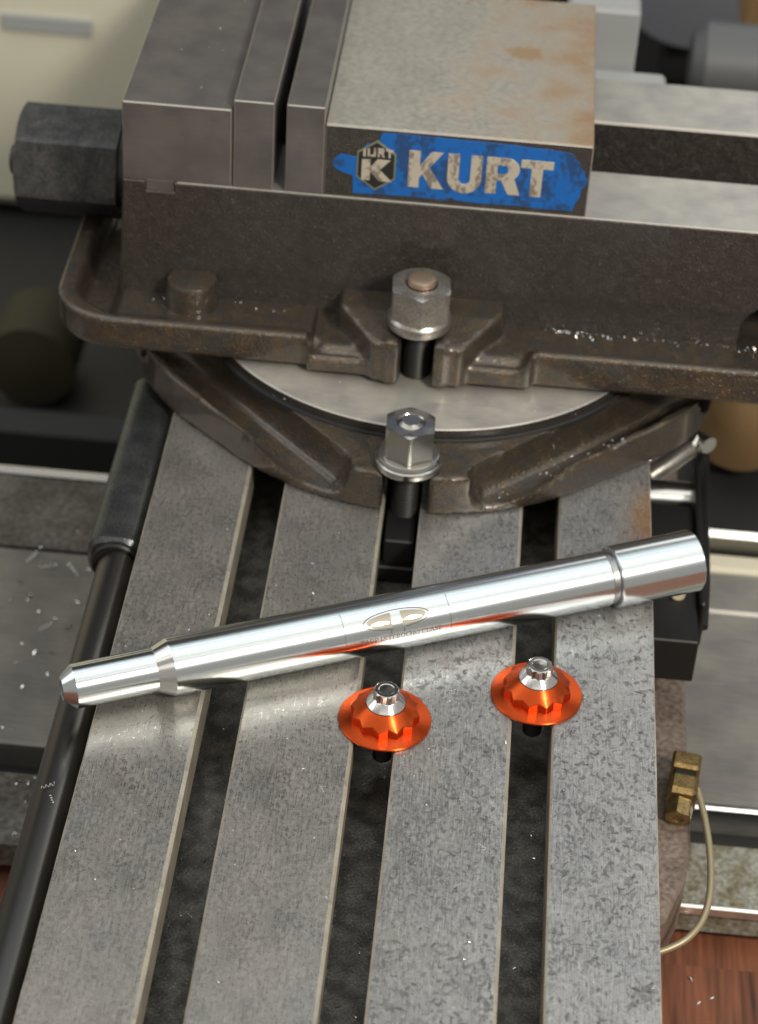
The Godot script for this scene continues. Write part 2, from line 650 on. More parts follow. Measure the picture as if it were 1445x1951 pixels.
	m.uv1_scale = Vector3.ONE * 3.0
	M.wood = m
	m = mat(Color(1, 1, 1), 0.1, 0.42)
	m.albedo_texture = sticker_texture(Color(0.008, 0.13, 0.47), Color(0.02, 0.07, 0.20), 161, 0.14)
	m.uv1_triplanar = true
	m.uv1_scale = Vector3.ONE * 9.0
	M.blue = m
	m = mat(Color(1, 1, 1), 0.3, 0.45)
	m.albedo_texture = sticker_texture(Color(0.56, 0.51, 0.42), Color(0.26, 0.22, 0.18), 165, 0.03)
	m.uv1_triplanar = true
	m.uv1_scale = Vector3.ONE * 14.0
	M.letter = m
	M.badge_black = mat(Color(0.02, 0.02, 0.018), 0.1, 0.45)
	M.badge_rim = mat(Color(0.24, 0.25, 0.13), 0.3, 0.45)
	M.edge = mat(Color(0.50, 0.47, 0.43), 0.8, 0.38)
	M.land_edge = textured(brushed(256, 256, Color(0.52, 0.49, 0.42), 171, 0.5), 0.55, 0.45, 16.0, 0.0)
	M.chip = mat(Color(0.9, 0.9, 0.88), 1.0, 0.25)


# ---------------------------------------------------------------- helpers for shapes

func V(list: Array) -> PackedVector2Array:
	var r := PackedVector2Array()
	for i in range(0, list.size(), 2): r.append(Vector2(list[i], list[i + 1]))
	return r


func ring(fr: Callable, fy: Callable, seg: int) -> PackedVector3Array:
	var l := PackedVector3Array()
	for i in seg:
		var a := TAU * i / seg
		var r: float = fr.call(a)
		l.append(Vector3(cos(a) * r, fy.call(a, r), sin(a) * r))
	return l


# hexagon across flats af, corner towards +z; top and bottom corners rounded off as on a nut
func hex_nut(mb: MB, af: float, y0: float, y1: float, hole: float, turn := 0.0, taper := 0.0, xf := Transform3D.IDENTITY) -> void:
	var seg := 72
	var hexr := func(a: float) -> float:
		var t := fposmod(a + PI / 2 + turn, PI / 3) - PI / 6
		return af / 2 / cos(t)
	var cham := func(a: float, r: float, k: float) -> float: return maxf(0.0, r - k) * 0.55
	var rc := af / 2 * 1.01
	var loops := []
	loops.append(ring(func(_a): return hole, func(_a, _r): return y0, seg))
	loops.append(ring(func(a): return hexr.call(a) * (1.0 + taper), func(_a, _r): return y0, seg))
	loops.append(ring(hexr, func(a, r): return y1 - cham.call(a, r, rc), seg))
	loops.append(ring(func(_a): return rc - 0.6, func(_a, _r): return y1, seg))
	loops.append(ring(func(_a): return hole + 0.7, func(_a, _r): return y1, seg))
	loops.append(ring(func(_a): return hole, func(_a, _r): return y1 - 0.8, seg))
	mb.rings(loops, true, xf)


func arc(cx: float, cy: float, r: float, a0: float, a1: float, n: int) -> Array:
	var q := []
	for i in n + 1:
		var a := deg_to_rad(lerpf(a0, a1, float(i) / n))
		q.append(cx + cos(a) * r)
		q.append(cy + sin(a) * r)
	return q


static func smax(a: float, b: float, k: float) -> float:
	var h := maxf(k - absf(a - b), 0.0) / k
	return maxf(a, b) + h * h * k * 0.25


static func smin(a: float, b: float, k: float) -> float:
	var h := maxf(k - absf(a - b), 0.0) / k
	return minf(a, b) - h * h * k * 0.25


static func seg_dist(px: float, pz: float, ax: float, az: float, bx: float, bz: float) -> float:
	var t := clampf(((px - ax) * (bx - ax) + (pz - az) * (bz - az)) / ((bx - ax) * (bx - ax) + (bz - az) * (bz - az)), 0.0, 1.0)
	return Vector2(px - ax - t * (bx - ax), pz - az - t * (bz - az)).length()


# swivel base: round casting with a bolt slot in front and two slanting troughs
static func base_field(x: float, y: float, z: float) -> float:
	var plan := Vector2(x - 2.0, z + 239.0).length() - 124.0
	var ear := 999.0
	if x < -30.0: ear = maxf(smax(-0.666 * (x + 80.6) + 0.746 * (z + 146.5), -x - 143.0, 36.0), x + 80.6)
	elif x > 30.0: ear = maxf(smax(0.64 * (x - 81.4) + 0.768 * (z + 143.8), x - 146.0, 30.0), 81.4 - x)
	plan = minf(plan, ear)
	# a slot for the bolt, open in front
	var slot := smin(seg_dist(x, z, 1.0, -140.0, 1.0, -90.0) - 10.4, 999.0, 1.0)
	plan = smax(plan, -slot, 1.5)
	var top := 21.0
	var rim := 21.0 - 2.5 * smoothstep(30.0, 70.0, absf(x - 2.0)) + 2.5 * smoothstep(90.0, 130.0, absf(x))
	# troughs: steep inner wall, gently rising outer side
	for s in 2:
		var a := Vector2(-37.0, -121.0) if s == 0 else Vector2(40.0, -122.0)
		var u := Vector2(-0.695, -0.719) if s == 0 else Vector2(0.731, -0.682)
		var n := Vector2(-0.719, 0.695) if s == 0 else Vector2(0.682, 0.731)
		var r := 12.5 if s == 0 else 11.0
		var p := Vector2(x, z) - a
		var along := p.dot(u)
		var side := p.dot(n)
		var q := 2.0
		if along < 0.0: q = pow(p.length() / r, 3.0)
		elif side < 0.0: q = pow(-side / r, 5.0)
		else: q = pow(side / (r - 0.5), 2.0)
		if q < 1.0: top = minf(top, 4.0 + 17.0 * (1.0 - sqrt(1.0 - q)))
	if plan > -9.0: top = minf(top, rim)
	return smax(smax(plan, y - top, 1.3), -y, 0.6)


# base flange of the vise: lipped plate, bolt boss with ribs
static func flange_field(x: float, y: float, z: float) -> float:
	var q := Vector2(absf(x - 25.0), absf(z + 284.0)) - Vector2(200.0 - 30.0, 100.0 - 30.0)
	var plan := Vector2(maxf(q.x, 0.0), maxf(q.y, 0.0)).length() + minf(maxf(q.x, q.y), 0.0) - 30.0
	var front := z + 179.5
	# the middle stretch of the edge is lower and stands a little proud
	var mid := smoothstep(-52.5, -49.0, x) * (1.0 - smoothstep(49.0, 55.0, x))
	if mid > 0.0: plan = smin(plan, maxf(front, maxf(-52.0 - x, maxf(x - 54.0, -z - 220.0))), 4.0)
	var lip := lerpf(46.0, 37.5 if x < 0.0 else 39.0, mid)
	if x > 40.0: lip = lerpf(39.0, 47.6, smoothstep(47.0, 56.0, x))
	var floor_y := 43.6 if x < 0.0 else 42.4
	if x < -143.0: floor_y = lerpf(43.6, 35.0, smoothstep(-143.0, -150.0, x))
	var lw := 4.5 if x > -143.0 else lerpf(4.5, 9.0, smoothstep(-143.0, -155.0, x))
	var t := smoothstep(-lw, -lw - 3.5, plan)
	var top := lerpf(lip, minf(floor_y, lip + 3.0), t)
	var d := smax(smax(plan, y - top, 1.5), 29.0 - y, 0.8)
	# boss: wedge narrowing towards the slot
	var w := maxf(maxf(-0.80 * (x + 39.0) + 0.60 * (z + 201.0), 0.83 * (x - 36.5) + 0.55 * (z + 200.0)), maxf(absf(x) - 39.0, -z - 226.0))
	w = maxf(w, z + 176.5)
	var btop := 55.2 - 0.22 * maxf(0.0, z + 199.0)
	d = smin(d, smax(smax(w, y - btop, 1.6), 29.0 - y, 0.8), 1.4)
	# posts beside the bolt
	for s in [-12.0, 10.3]:
		var px := Vector2(maxf(absf(x - s) - 2.2, 0.0), maxf(absf(z + 186.0) - 9.5, 0.0)).length() - 1.2
		d = smin(d, smax(smax(px, y - 53.0, 2.5), 29.0 - y, 0.8), 1.5)
	var slot := seg_dist(x, z, 0.0, -196.0, 0.0, -150.0) - 7.6
	return smax(d, -slot, 1.2)


# ---------------------------------------------------------------- the scene

func _ready() -> void:
	rng.seed = 20240
	var cam := Camera3D.new()
	cam.name = "camera"
	cam.transform = Transform3D(Basis(Vector3(0.99537527, 0.05151697, -0.08108072), Vector3(-0.09049581, 0.78602571, -0.61153422), Vector3(0.03222714, 0.6160435, 0.78705261)).orthonormalized(), Vector3(0.02311, 0.63761, 0.7))
	cam.fov = 25.4516
	cam.near = 0.05
	cam.far = 30.0
	var lens := CameraAttributesPhysical.new()
	lens.frustum_focal_length = 12.0 / tan(deg_to_rad(25.4516 / 2))
	lens.frustum_focus_distance = 0.905
	lens.frustum_near = 0.05
	lens.frustum_far = 30.0
	lens.exposure_aperture = lens.frustum_focal_length / 7.5
	cam.attributes = lens
	add_child(cam)
	cam.fov = 25.4516
	cam.current = true
	print("fov ", cam.fov, " focal ", lens.frustum_focal_length)

	var env := Environment.new()
	env.background_mode = Environment.BG_COLOR
	env.background_color = Color(0.28, 0.265, 0.24).linear_to_srgb()
	env.tonemap_mode = Environment.TONE_MAPPER_LINEAR
	env.tonemap_exposure = 1.18
	env.sdfgi_enabled = true
	env.ssao_enabled = true
	env.ssil_enabled = true
	var we := WorldEnvironment.new()
	we.name = "environment"
	we.environment = env
	add_child(we)

	# the workshop's overhead lights and its open door, out of the picture
	for k in [[-1.22, -1.02, 0.6], [-0.90, -0.66, 1.15], [-0.56, -0.40, 1.0], [-0.36, -0.04, 1.4], [0.06, 0.30, 1.05], [0.40, 0.78, 0.75]]:
		var w: float = k[1] - k[0]
		var z: float = (k[0] + k[1]) / 2
		area("overhead_light", Vector3(-0.1, 1.75, z), Vector3(-0.1, 0.0, z), Vector2(3.6, w), k[2] * 3.6 * w / PI, Color(0.86, 0.95, 1.0).lerp(Color(1.0, 0.97, 0.90), clampf(z + 0.5, 0.0, 1.0)))
	area("front_window_light", Vector3(0.2, 1.35, 1.55), Vector3(0.0, 0.0, -0.1), Vector2(2.6, 0.6), 0.55 * 1.56 / PI, Color(1.0, 0.96, 0.89))
	area("work_lamp_light", Vector3(0.66, 0.98, 0.76), Vector3(0.05, 0.0, 0.0), Vector2(0.22, 0.22), 1.4, Color(1.0, 0.93, 0.82))
	area("left_window_light", Vector3(-2.2, 1.2, 0.0), Vector3(0.0, 0.0, 0.0), Vector2(1.2, 0.8), 0.42, Color(0.93, 0.97, 1.0))
	area("door_light", Vector3(0.85, 1.2, -1.8), Vector3(0.05, 0.0, -0.2), Vector2(1.4, 0.8), 0.55, Color(1.0, 0.97, 0.92))

	make_materials()
	build_setting()
	build_table()
	build_swivel_base()
	build_vise()
	build_clamps()
	build_bar()
	build_washers()
	build_left_rod()
	build_right_side()
	build_background()
	build_chips()


func area(called: String, at: Vector3, to: Vector3, size: Vector2, energy: float, c: Color) -> void:
	var l := AreaLight3D.new()
	l.name = called
	l.area_size = size
	l.light_energy = energy
	l.light_color = c.linear_to_srgb()
	l.shadow_enabled = true
	l.area_range = 12.0
	l.area_attenuation = 2.0
	add_child(l, true)
	l.look_at_from_position(at, to, Vector3.UP if absf((to - at).normalized().y) < 0.95 else Vector3.FORWARD)


func build_setting() -> void:
	# wooden floor boards under the machine
	var root := Node3D.new()
	root.name = "floor"
	tag(root, "reddish brown wooden boards under the machine", "", "", "structure")
	add_child(root)
	for i in 13:
		var mb := MB.new()
		var x := -980.0 + i * 172.0
		mb.box(x, x + 170.5, -190.0 - rng.randf() * 1.0, -156.0 - rng.randf() * 0.8, -120.0, 900.0, 1.0)
		obj("plank", mb, M.wood, root)


func build_table() -> void:
	var t := thing("machine_table", "long grey cast iron milling table with three dark T slots", "machine table")
	var spans := [[-114.3, -71.8], [-55.2, -8.3], [8.3, 55.2], [71.8, 114.3]]
	for i in 4:
		var mb := MB.new()
		var a: float = spans[i][0]
		var b: float = spans[i][1]
		var ua := a if i == 0 else a + 5.0
		var ub := b if i == 3 else b - 5.0
		var ca := 0.5 if i == 0 else 0.9
		var cb := 0.5 if i == 3 else 1.5
		# section: chamfered top edges, narrower under the throat of the slot
		var sec := PackedVector2Array([Vector2(-29, ua), Vector2(-19, ua), Vector2(-19, a), Vector2(-ca, a), Vector2(0, a + ca), Vector2(0, b - cb), Vector2(-cb, b), Vector2(-19, b), Vector2(-19, ub), Vector2(-29, ub)])
		if i == 0: sec = PackedVector2Array([Vector2(-29, a), Vector2(-ca, a), Vector2(0, a + ca), Vector2(0, b - cb), Vector2(-cb, b), Vector2(-19, b), Vector2(-19, ub), Vector2(-29, ub)])
		if i == 3: sec = PackedVector2Array([Vector2(-29, ua), Vector2(-19, ua), Vector2(-19, a), Vector2(-ca, a), Vector2(0, a + ca), Vector2(0, b - cb), Vector2(-cb, b), Vector2(-29, b)])
		# swept along z: (y, x) pairs
		land_sweep(mb, sec)
		for k in mb.p.size(): mb.uv[k] = Vector2((mb.p[k].x - TX0) / TW, (mb.p[k].z - TZ0) / TH)
		# only the flats and worn edges shine; the slot walls are oily
		var top := MB.new()
		var side := MB.new()
		var rim := MB.new()
		for k in range(0, mb.p.size(), 3):
			var ymin := minf(mb.p[k].y, minf(mb.p[k + 1].y, mb.p[k + 2].y))
			var tilt := absf((mb.p[k + 1] - mb.p[k]).cross(mb.p[k + 2] - mb.p[k]).normalized().y)
			var to := side if ymin < -3.0 else top if tilt > 0.97 else rim
			to.tri(mb.p[k], mb.p[k + 1], mb.p[k + 2], mb.uv[k], mb.uv[k + 1], mb.uv[k + 2])
		var land := obj("land", top, M.land, t)
		obj("slot_wall", side, M.slot_wall, land)
		obj("worn_edge", rim, M.land_edge, land)
	var body := MB.new()
	body.box(-114.3, 114.3, -72.0, -29.004, -345.0, 330.0, 0.5)
	obj("slot_floor", body, M.oily, t)


func land_sweep(mb: MB, sec: PackedVector2Array) -> void:
	mb.start()
	var n := sec.size()
	var zs := []
	for k in 60: zs.append(lerpf(-345.0, 330.0, k / 59.0))
	var loops := []
	for z in zs:
		var l := PackedVector3Array()
		for q in sec: l.append(Vector3(q.y, q.x, z))
		loops.append(l)
	# wear along the slot edges: nicks of a few tenths
	for k in range(1, loops.size() - 1):
		for i in n:
			if sec[i].x > -2.0 and sec[i].x < 0.0: loops[k][i].y += rng.randf_range(-0.35, 0.25)
	for k in loops.size() - 1:
		for i in n:
			var j := (i + 1) % n
			mb.quad(loops[k][i], loops[k][j], loops[k + 1][j], loops[k + 1][i])
	var t := Geometry2D.triangulate_polygon(sec)
	for i in range(0, t.size(), 3):
		mb.tri3(loops[0][t[i]], loops[0][t[i + 1]], loops[0][t[i + 2]], 2, -1.0)
		var e: int = loops.size() - 1
		mb.tri3(loops[e][t[i]], loops[e][t[i + 1]], loops[e][t[i + 2]], 2, 1.0)
	# sweep orientation
	var m := mb.p.size()
	var v := 0.0
	for i in range(0, m, 3): v += mb.p[i].dot(mb.p[i + 1].cross(mb.p[i + 2]))
	if v < 0.0:
		var caps := t.size() * 2
		mb.flip_from(0)
		for i in range(m - caps, m, 3):
			var s := mb.p[i + 1]; mb.p[i + 1] = mb.p[i + 2]; mb.p[i + 2] = s


func build_swivel_base() -> void:
	var t := thing("swivel_base", "round cast iron swivel base with slanting troughs under the vise", "swivel base")
	var mb := MB.new()
	mb.nets(base_field, Vector3(-156, -2, -320), Vector3(156, 24, -110), 1.6)
	obj("base_casting", mb, M.cast_worn, t, 50.0)
	mb = MB.new()
	var at := Transform3D(Basis.IDENTITY, Vector3(2.5, 0, -258))
	mb.lathe([Vector2(20.5, 108), Vector2(22.0, 113.2), Vector2(26.4, 113.2)], 180, at, false)
	obj("disc_rim", mb, M.cast, t)
	mb = MB.new()
	mb.lathe([Vector2(26.4, 113.2), Vector2(26.8, 112.7), Vector2(26.8, 60), Vector2(26.8, 1)], 180, at, false)
	obj("turntable_disc", mb, M.disc, t)
	mb = MB.new()
	mb.lathe([Vector2(19.0, 115.0), Vector2(21.6, 115.0), Vector2(22.3, 114.4), Vector2(22.3, 112.0)], 160, at, false)
	obj("disc_seat", mb, M.soot, t)


func build_vise() -> void:
	var t := thing("milling_vise", "steel machine vise with blue nameplate bolted across the table", "vise")
	var mb := MB.new()
	mb.nets(flange_field, Vector3(-179, 27, -340), Vector3(215, 58, -175), 1.75)
	obj("base_flange", mb, M.cast_worn, t, 50.0)
	# front rail with the arched opening near its end
	mb = MB.new()
	var o := [-146.0, 38.0, 151.0, 38.0] + arc(166, 50, 15, 180, 90, 6) + [181.0, 65.0, 181.0, 38.0, 240.0, 38.0, 240.0, 104.3, -119.5, 104.3, -119.5, 99.3, -132.5, 99.3, -132.5, 104.3, -143.4, 104.3]
	mb.prism(V(o), 2, -258.0, -214.0, 0.7)
	obj("front_rail", mb, M.cast, t)
	mb = MB.new()
	mb.edge = MB.new()
	mb.box(-143.4, 240, 38, 104.3, -355.5, -308.5, 0.7)
	obj("rear_rail", mb, M.cast, t)
	mb = MB.new()
	mb.box(-145.0, 238, 36, 58, -309.0, -257.5, 0.7)
	obj("channel_floor", mb, M.oily, t)
	for z in [[-258.4, -214.1], [-355.0, -309.0]]:   # ground ways on top of both rails
		mb = MB.new()
		mb.edge = MB.new()
		mb.box(-118.0, 239.0, 104.0, 104.75, z[0], z[1], 0.4)
		obj("ground_way", mb, M.rail, t)
	mb = MB.new()
	mb.edge = MB.new()
	mb.box(-143.2, -92.7, 104.4, 144.5, -361.5, -214.4, 0.6)
	obj("fixed_jaw", mb, M.ground_steel, t)
	mb = MB.new()
	mb.box(-132.4, -119.6, 99.5, 105.0, -300.0, -214.3, 0.1)
	obj("jaw_key", mb, M.ground_steel, t)
	for x in [[-91.9, -73.3], [-67.8, -50.1]]:
		mb = MB.new()
		mb.edge = MB.new()
		mb.box(x[0], x[1], 104.9, 149.7, -362.0, -214.2, 0.5)
		obj("jaw_plate", mb, M.ground_steel, t)
	# movable jaw with the worn nameplate
	mb = MB.new()
	mb.edge = MB.new()
	mb.box(-49.9, 72.0, 104.9, 141.4, -361.5, -214.4, 0.6)
	var jaw := obj("movable_jaw", mb, M.cast, t)
	mb = MB.new()
	mb.box(-49.7, 71.8, 141.1, 141.75, -361.2, -214.7, 0.35)
	for k in mb.p.size(): mb.uv[k] = Vector2((mb.p[k].x + 50.0) / 122.0, (mb.p[k].z + 361.5) / 147.0)
	obj("ground_top", mb, M.block_top, jaw)
	mb = MB.new()
	var zl := -214.4
	mb.prism(V([-23.9, 139.6, -10, 139.9, 12, 139.4, 30, 139.2, 57, 138.0, 63.2, 137.2, 64.2, 134.4, 66.6, 132.9, 66.9, 130.6, 69.2, 128.4, 69.4, 126.2, 71.0, 124.2, 70.2, 121.0, 68.4, 119.4, 68.2, 115.0, 66.4, 111.8, 65.4, 107.6, 52, 107.3, 38.8, 107.9, 25, 107.4, 11, 108.0, 9.8, 109.2, 5, 107.6, -12, 107.9, -36.2, 107.2, -36.4, 112.4, -36.6, 116.5, -40.0, 117.2, -44.1, 118.9, -46.2, 121.9, -45.0, 125.2, -42.1, 127.1, -34.7, 126.3, -31.4, 132.8, -25.6, 135.2]), 2, zl, zl + 0.35, 0.1)
	obj("nameplate", mb, M.blue, jaw)
	var zt := zl + 0.36
	var glyphs := [
		[-11.2, 113.2, -11.2, 132.2, -6.0, 132.2, -6.0, 124.6, -0.9, 132.2, 4.6, 132.2, -1.6, 123.8, 5.4, 113.2, -0.5, 113.2, -4.6, 120.2, -6.0, 118.3, -6.0, 113.2],
		[6.7, 132.2, 12.0, 132.2, 12.0, 120.4] + arc(14.6, 119.6, 2.6, 180, 360, 8) + [17.2, 132.2, 22.4, 132.2, 22.4, 120.0] + arc(14.55, 120.0, 7.85, 0, -180, 14),
		[24.3, 113.4, 24.3, 132.2, 33.6, 132.2] + arc(33.9, 126.4, 5.8, 90, -52, 9) + [40.6, 113.4, 35.0, 113.4, 31.6, 120.3, 29.5, 120.3, 29.5, 113.4],
		[40.0, 128.0, 40.0, 132.2, 54.9, 132.2, 54.9, 128.0, 50.2, 128.0, 50.2, 113.5, 44.9, 113.5, 44.9, 128.0],
	]
	for g in glyphs:
		mb = MB.new()
		mb.prism(V(g), 2, zl + 0.2, zt + 0.25, 0.12)
		obj("letter", mb, M.letter, jaw)
	mb = MB.new()
	mb.prism(V([29.5, 124.0, 29.5, 128.3, 33.0, 128.3, 34.3, 127.5, 34.6, 126.1, 34.2, 124.8, 33.0, 124.0]), 2, zl + 0.3, zt + 0.31, 0.05)
	obj("letter_counter", mb, M.blue, jaw)
	# six-sided badge: rim, black field, big K and small lettering
	var bx := -26.0
	var by := 122.8
	for k in 2:
		mb = MB.new()
		var r := 12.9 - k * 1.0
		var h := PackedVector2Array()
		for a in 6: h.append(Vector2(bx + cos(PI / 2 + a * PI / 3) * r * 0.80, by + sin(PI / 2 + a * PI / 3) * r))
		mb.prism(h, 2, zl + 0.1, zt + 0.3 + k * 0.15, 0.08)
		obj("badge_rim" if k == 0 else "badge_field", mb, M.badge_rim if k == 0 else M.badge_black, jaw)
	mb = MB.new()
	mb.prism(V([-32.6, 115.0, -32.6, 125.6, -28.6, 126.0, -28.6, 121.9, -25.4, 126.2, -19.4, 126.2, -24.2, 120.8, -18.4, 115.0, -24.4, 115.0, -28.6, 119.6, -28.6, 115.0]), 2, zl + 0.4, zt + 0.65, 0.08)
	obj("badge_letter", mb, M.letter, jaw)
	var small := [
		[-32.2, 127.2, -31.0, 127.2, -31.0, 131.2, -32.2, 130.6],
		[-30.2, 131.4, -29.2, 131.4, -29.2, 128.4, -27.4, 128.4, -27.4, 131.9, -26.4, 131.9, -26.4, 127.4, -30.2, 127.4],
		[-25.6, 127.4, -25.6, 132.0, -22.9, 132.0, -22.4, 130.6, -23.0, 129.6, -22.2, 127.4, -23.3, 127.4, -24.0, 129.2, -24.6, 129.2, -24.6, 127.4],
		[-21.8, 131.9, -18.4, 131.2, -18.4, 130.2, -19.6, 130.3, -19.6, 127.4, -20.6, 127.4, -20.6, 130.6, -21.8, 130.8],
	]
	for g in small:
		mb = MB.new()
		mb.prism(V(g), 2, zl + 0.4, zt + 0.62, 0.04)
		obj("badge_letter", mb, M.letter, jaw)
	# hexagonal screw end on the left
	mb = MB.new()
	var side := Transform3D(Basis(Vector3(0, 0, -1), Vector3(-1, 0, 0), Vector3(0, 1, 0)), Vector3(-146, 69, -288))
	hex_nut(mb, 49.0, 10.0, 61.0, 4.0, deg_to_rad(16), 0.0, side)
	mb.lathe([Vector2(-2, 21), Vector2(12, 21)], 40, side)
	mb.lathe([Vector2(61, 9), Vector2(65.5, 7.5), Vector2(66.5, 5)], 24, Transform3D(side.basis, side.origin + Vector3(0, 0, 3)))
	obj("screw_end", mb, M.screw, t, 24.0)
	mb = MB.new()
	mb.lathe([Vector2(38, 13.2), Vector2(44.5, 12.7), Vector2(55.4, 12.2), Vector2(57.0, 11.4), Vector2(57.6, 9), Vector2(57.8, 1)], 48, Transform3D(Basis.IDENTITY, Vector3(-110, 0, -208.5)))
	obj("dowel_boss", mb, M.cast_worn, t)


func thread_shank(mb: MB, r: float, y0: float, y1: float, pitch := 1.5) -> void:
	var prof := []
	var y := y0
	while y < y1:
		prof.append(Vector2(y, r - 0.5))
		prof.append(Vector2(minf(y + pitch * 0.5, y1), r))
		y += pitch
	mb.lathe(prof, 24)


func build_clamps() -> void:
	var t := thing("clamp_nut", "tall hexagon nut on a stud through the vise flange", "nut", Vector3(-0.5, 0, -190), "hold-down nuts on studs")
	var mb := MB.new()
	hex_nut(mb, 26.6, 61.0, 76.8, 6.9, deg_to_rad(4))
	obj("nut", mb, M.nut_steel, t, 25.0)
	mb = MB.new()
	mb.lathe([Vector2(54.8, 7), Vector2(54.8, 14.6), Vector2(56.0, 15.0), Vector2(59.4, 15.0), Vector2(60.9, 13.8), Vector2(61.2, 7)], 48)
	obj("washer", mb, M.nut_steel, t)
	mb = MB.new()
	thread_shank(mb, 6.9, 27.5, 76.9)
	obj("stud", mb, M.black_steel, t)
	mb = MB.new()
	mb.lathe([Vector2(76.9, 6.7), Vector2(78.6, 6.7), Vector2(79.6, 6.2), Vector2(80.2, 4.6), Vector2(80.2, 0.5)], 32)
	obj("stud_end", mb, M.stud_end, t)

	t = thing("clamp_nut", "polished flange nut on the stud in front of the swivel base", "nut", Vector3(1.0, 0, -126), "hold-down nuts on studs")
	mb = MB.new()
	hex_nut(mb, 21.8, 27.0, 43.6, 6.0, deg_to_rad(2), 0.03)
	mb.lathe([Vector2(25.4, 6), Vector2(25.4, 14.2), Vector2(26.2, 14.5), Vector2(27.2, 14.0), Vector2(27.6, 12.8), Vector2(27.8, 6)], 56)
	obj("nut", mb, M.bolt_steel, t, 25.0)
	mb = MB.new()
	mb.lathe([Vector2(21.6, 6), Vector2(21.6, 15.4), Vector2(22.4, 15.7), Vector2(24.6, 15.4), Vector2(25.2, 14.6), Vector2(25.3, 6)], 56)
	obj("washer", mb, M.bolt_steel, t)
	mb = MB.new()
	thread_shank(mb, 6.6, -22.0, 42.4)
	obj("stud", mb, M.black_steel, t)
	mb = MB.new()
	mb.lathe([Vector2(42.4, 6.0), Vector2(43.6, 5.8), Vector2(44.6, 4.6), Vector2(45.0, 4.2), Vector2(45.0, 0.5)], 32)
	obj("stud_end", mb, M.bolt_steel, t)
	mb = MB.new()
	mb.box(-7.6, 5.8, -20.0, -6.0, -2.0, 24.0, 0.8)
	mb.box(-11.0, 9.0, -28.6, -20.0, -4.0, 26.0, 0.8)
	obj("slot_key", mb, M.black_steel, t)


var bar_xf: Transform3D


func bar_at(ang: float, t: float, r: float) -> Vector3:
	# ang 0: straight up, positive towards the viewer
	return bar_xf * Vector3(sin(ang) * r, t, cos(ang) * r)


func bar_patch(mb: MB, poly: PackedVector2Array, t0: float, a0: float, r: float) -> void:
	# flat shape (along bar, round bar) in mm laid on the cylinder, in small pieces so that it follows the curve
	var tri := Geometry2D.triangulate_polygon(poly)
	for i in range(0, tri.size(), 3):
		var q := [poly[tri[i]], poly[tri[i + 1]], poly[tri[i + 2]]]
		split_tri(mb, q[0], q[1], q[2], t0, a0, r, 0)


func split_tri(mb: MB, a: Vector2, b: Vector2, c: Vector2, t0: float, a0: float, r: float, depth: int) -> void:
	var h := maxf(absf(a.y - b.y), maxf(absf(b.y - c.y), absf(c.y - a.y)))
	if h > 0.8 and depth < 5:
		var ab := (a + b) / 2; var bc := (b + c) / 2; var ca := (c + a) / 2
		split_tri(mb, a, ab, ca, t0, a0, r, depth + 1)
		split_tri(mb, ab, b, bc, t0, a0, r, depth + 1)
		split_tri(mb, ca, bc, c, t0, a0, r, depth + 1)
		split_tri(mb, ab, bc, ca, t0, a0, r, depth + 1)
		return
	var p := []
	for q in [a, b, c]: p.append(bar_at(a0 - q.y / r, t0 + q.x, r))
	var n: Vector3 = (p[1] - p[0]).cross(p[2] - p[0])
	var axis_p: Vector3 = bar_xf * Vector3(0, t0 + a.x, 0)
	if n.dot(p[0] - axis_p) < 0.0: mb.tri(p[0], p[2], p[1])
	else: mb.tri(p[0], p[1], p[2])


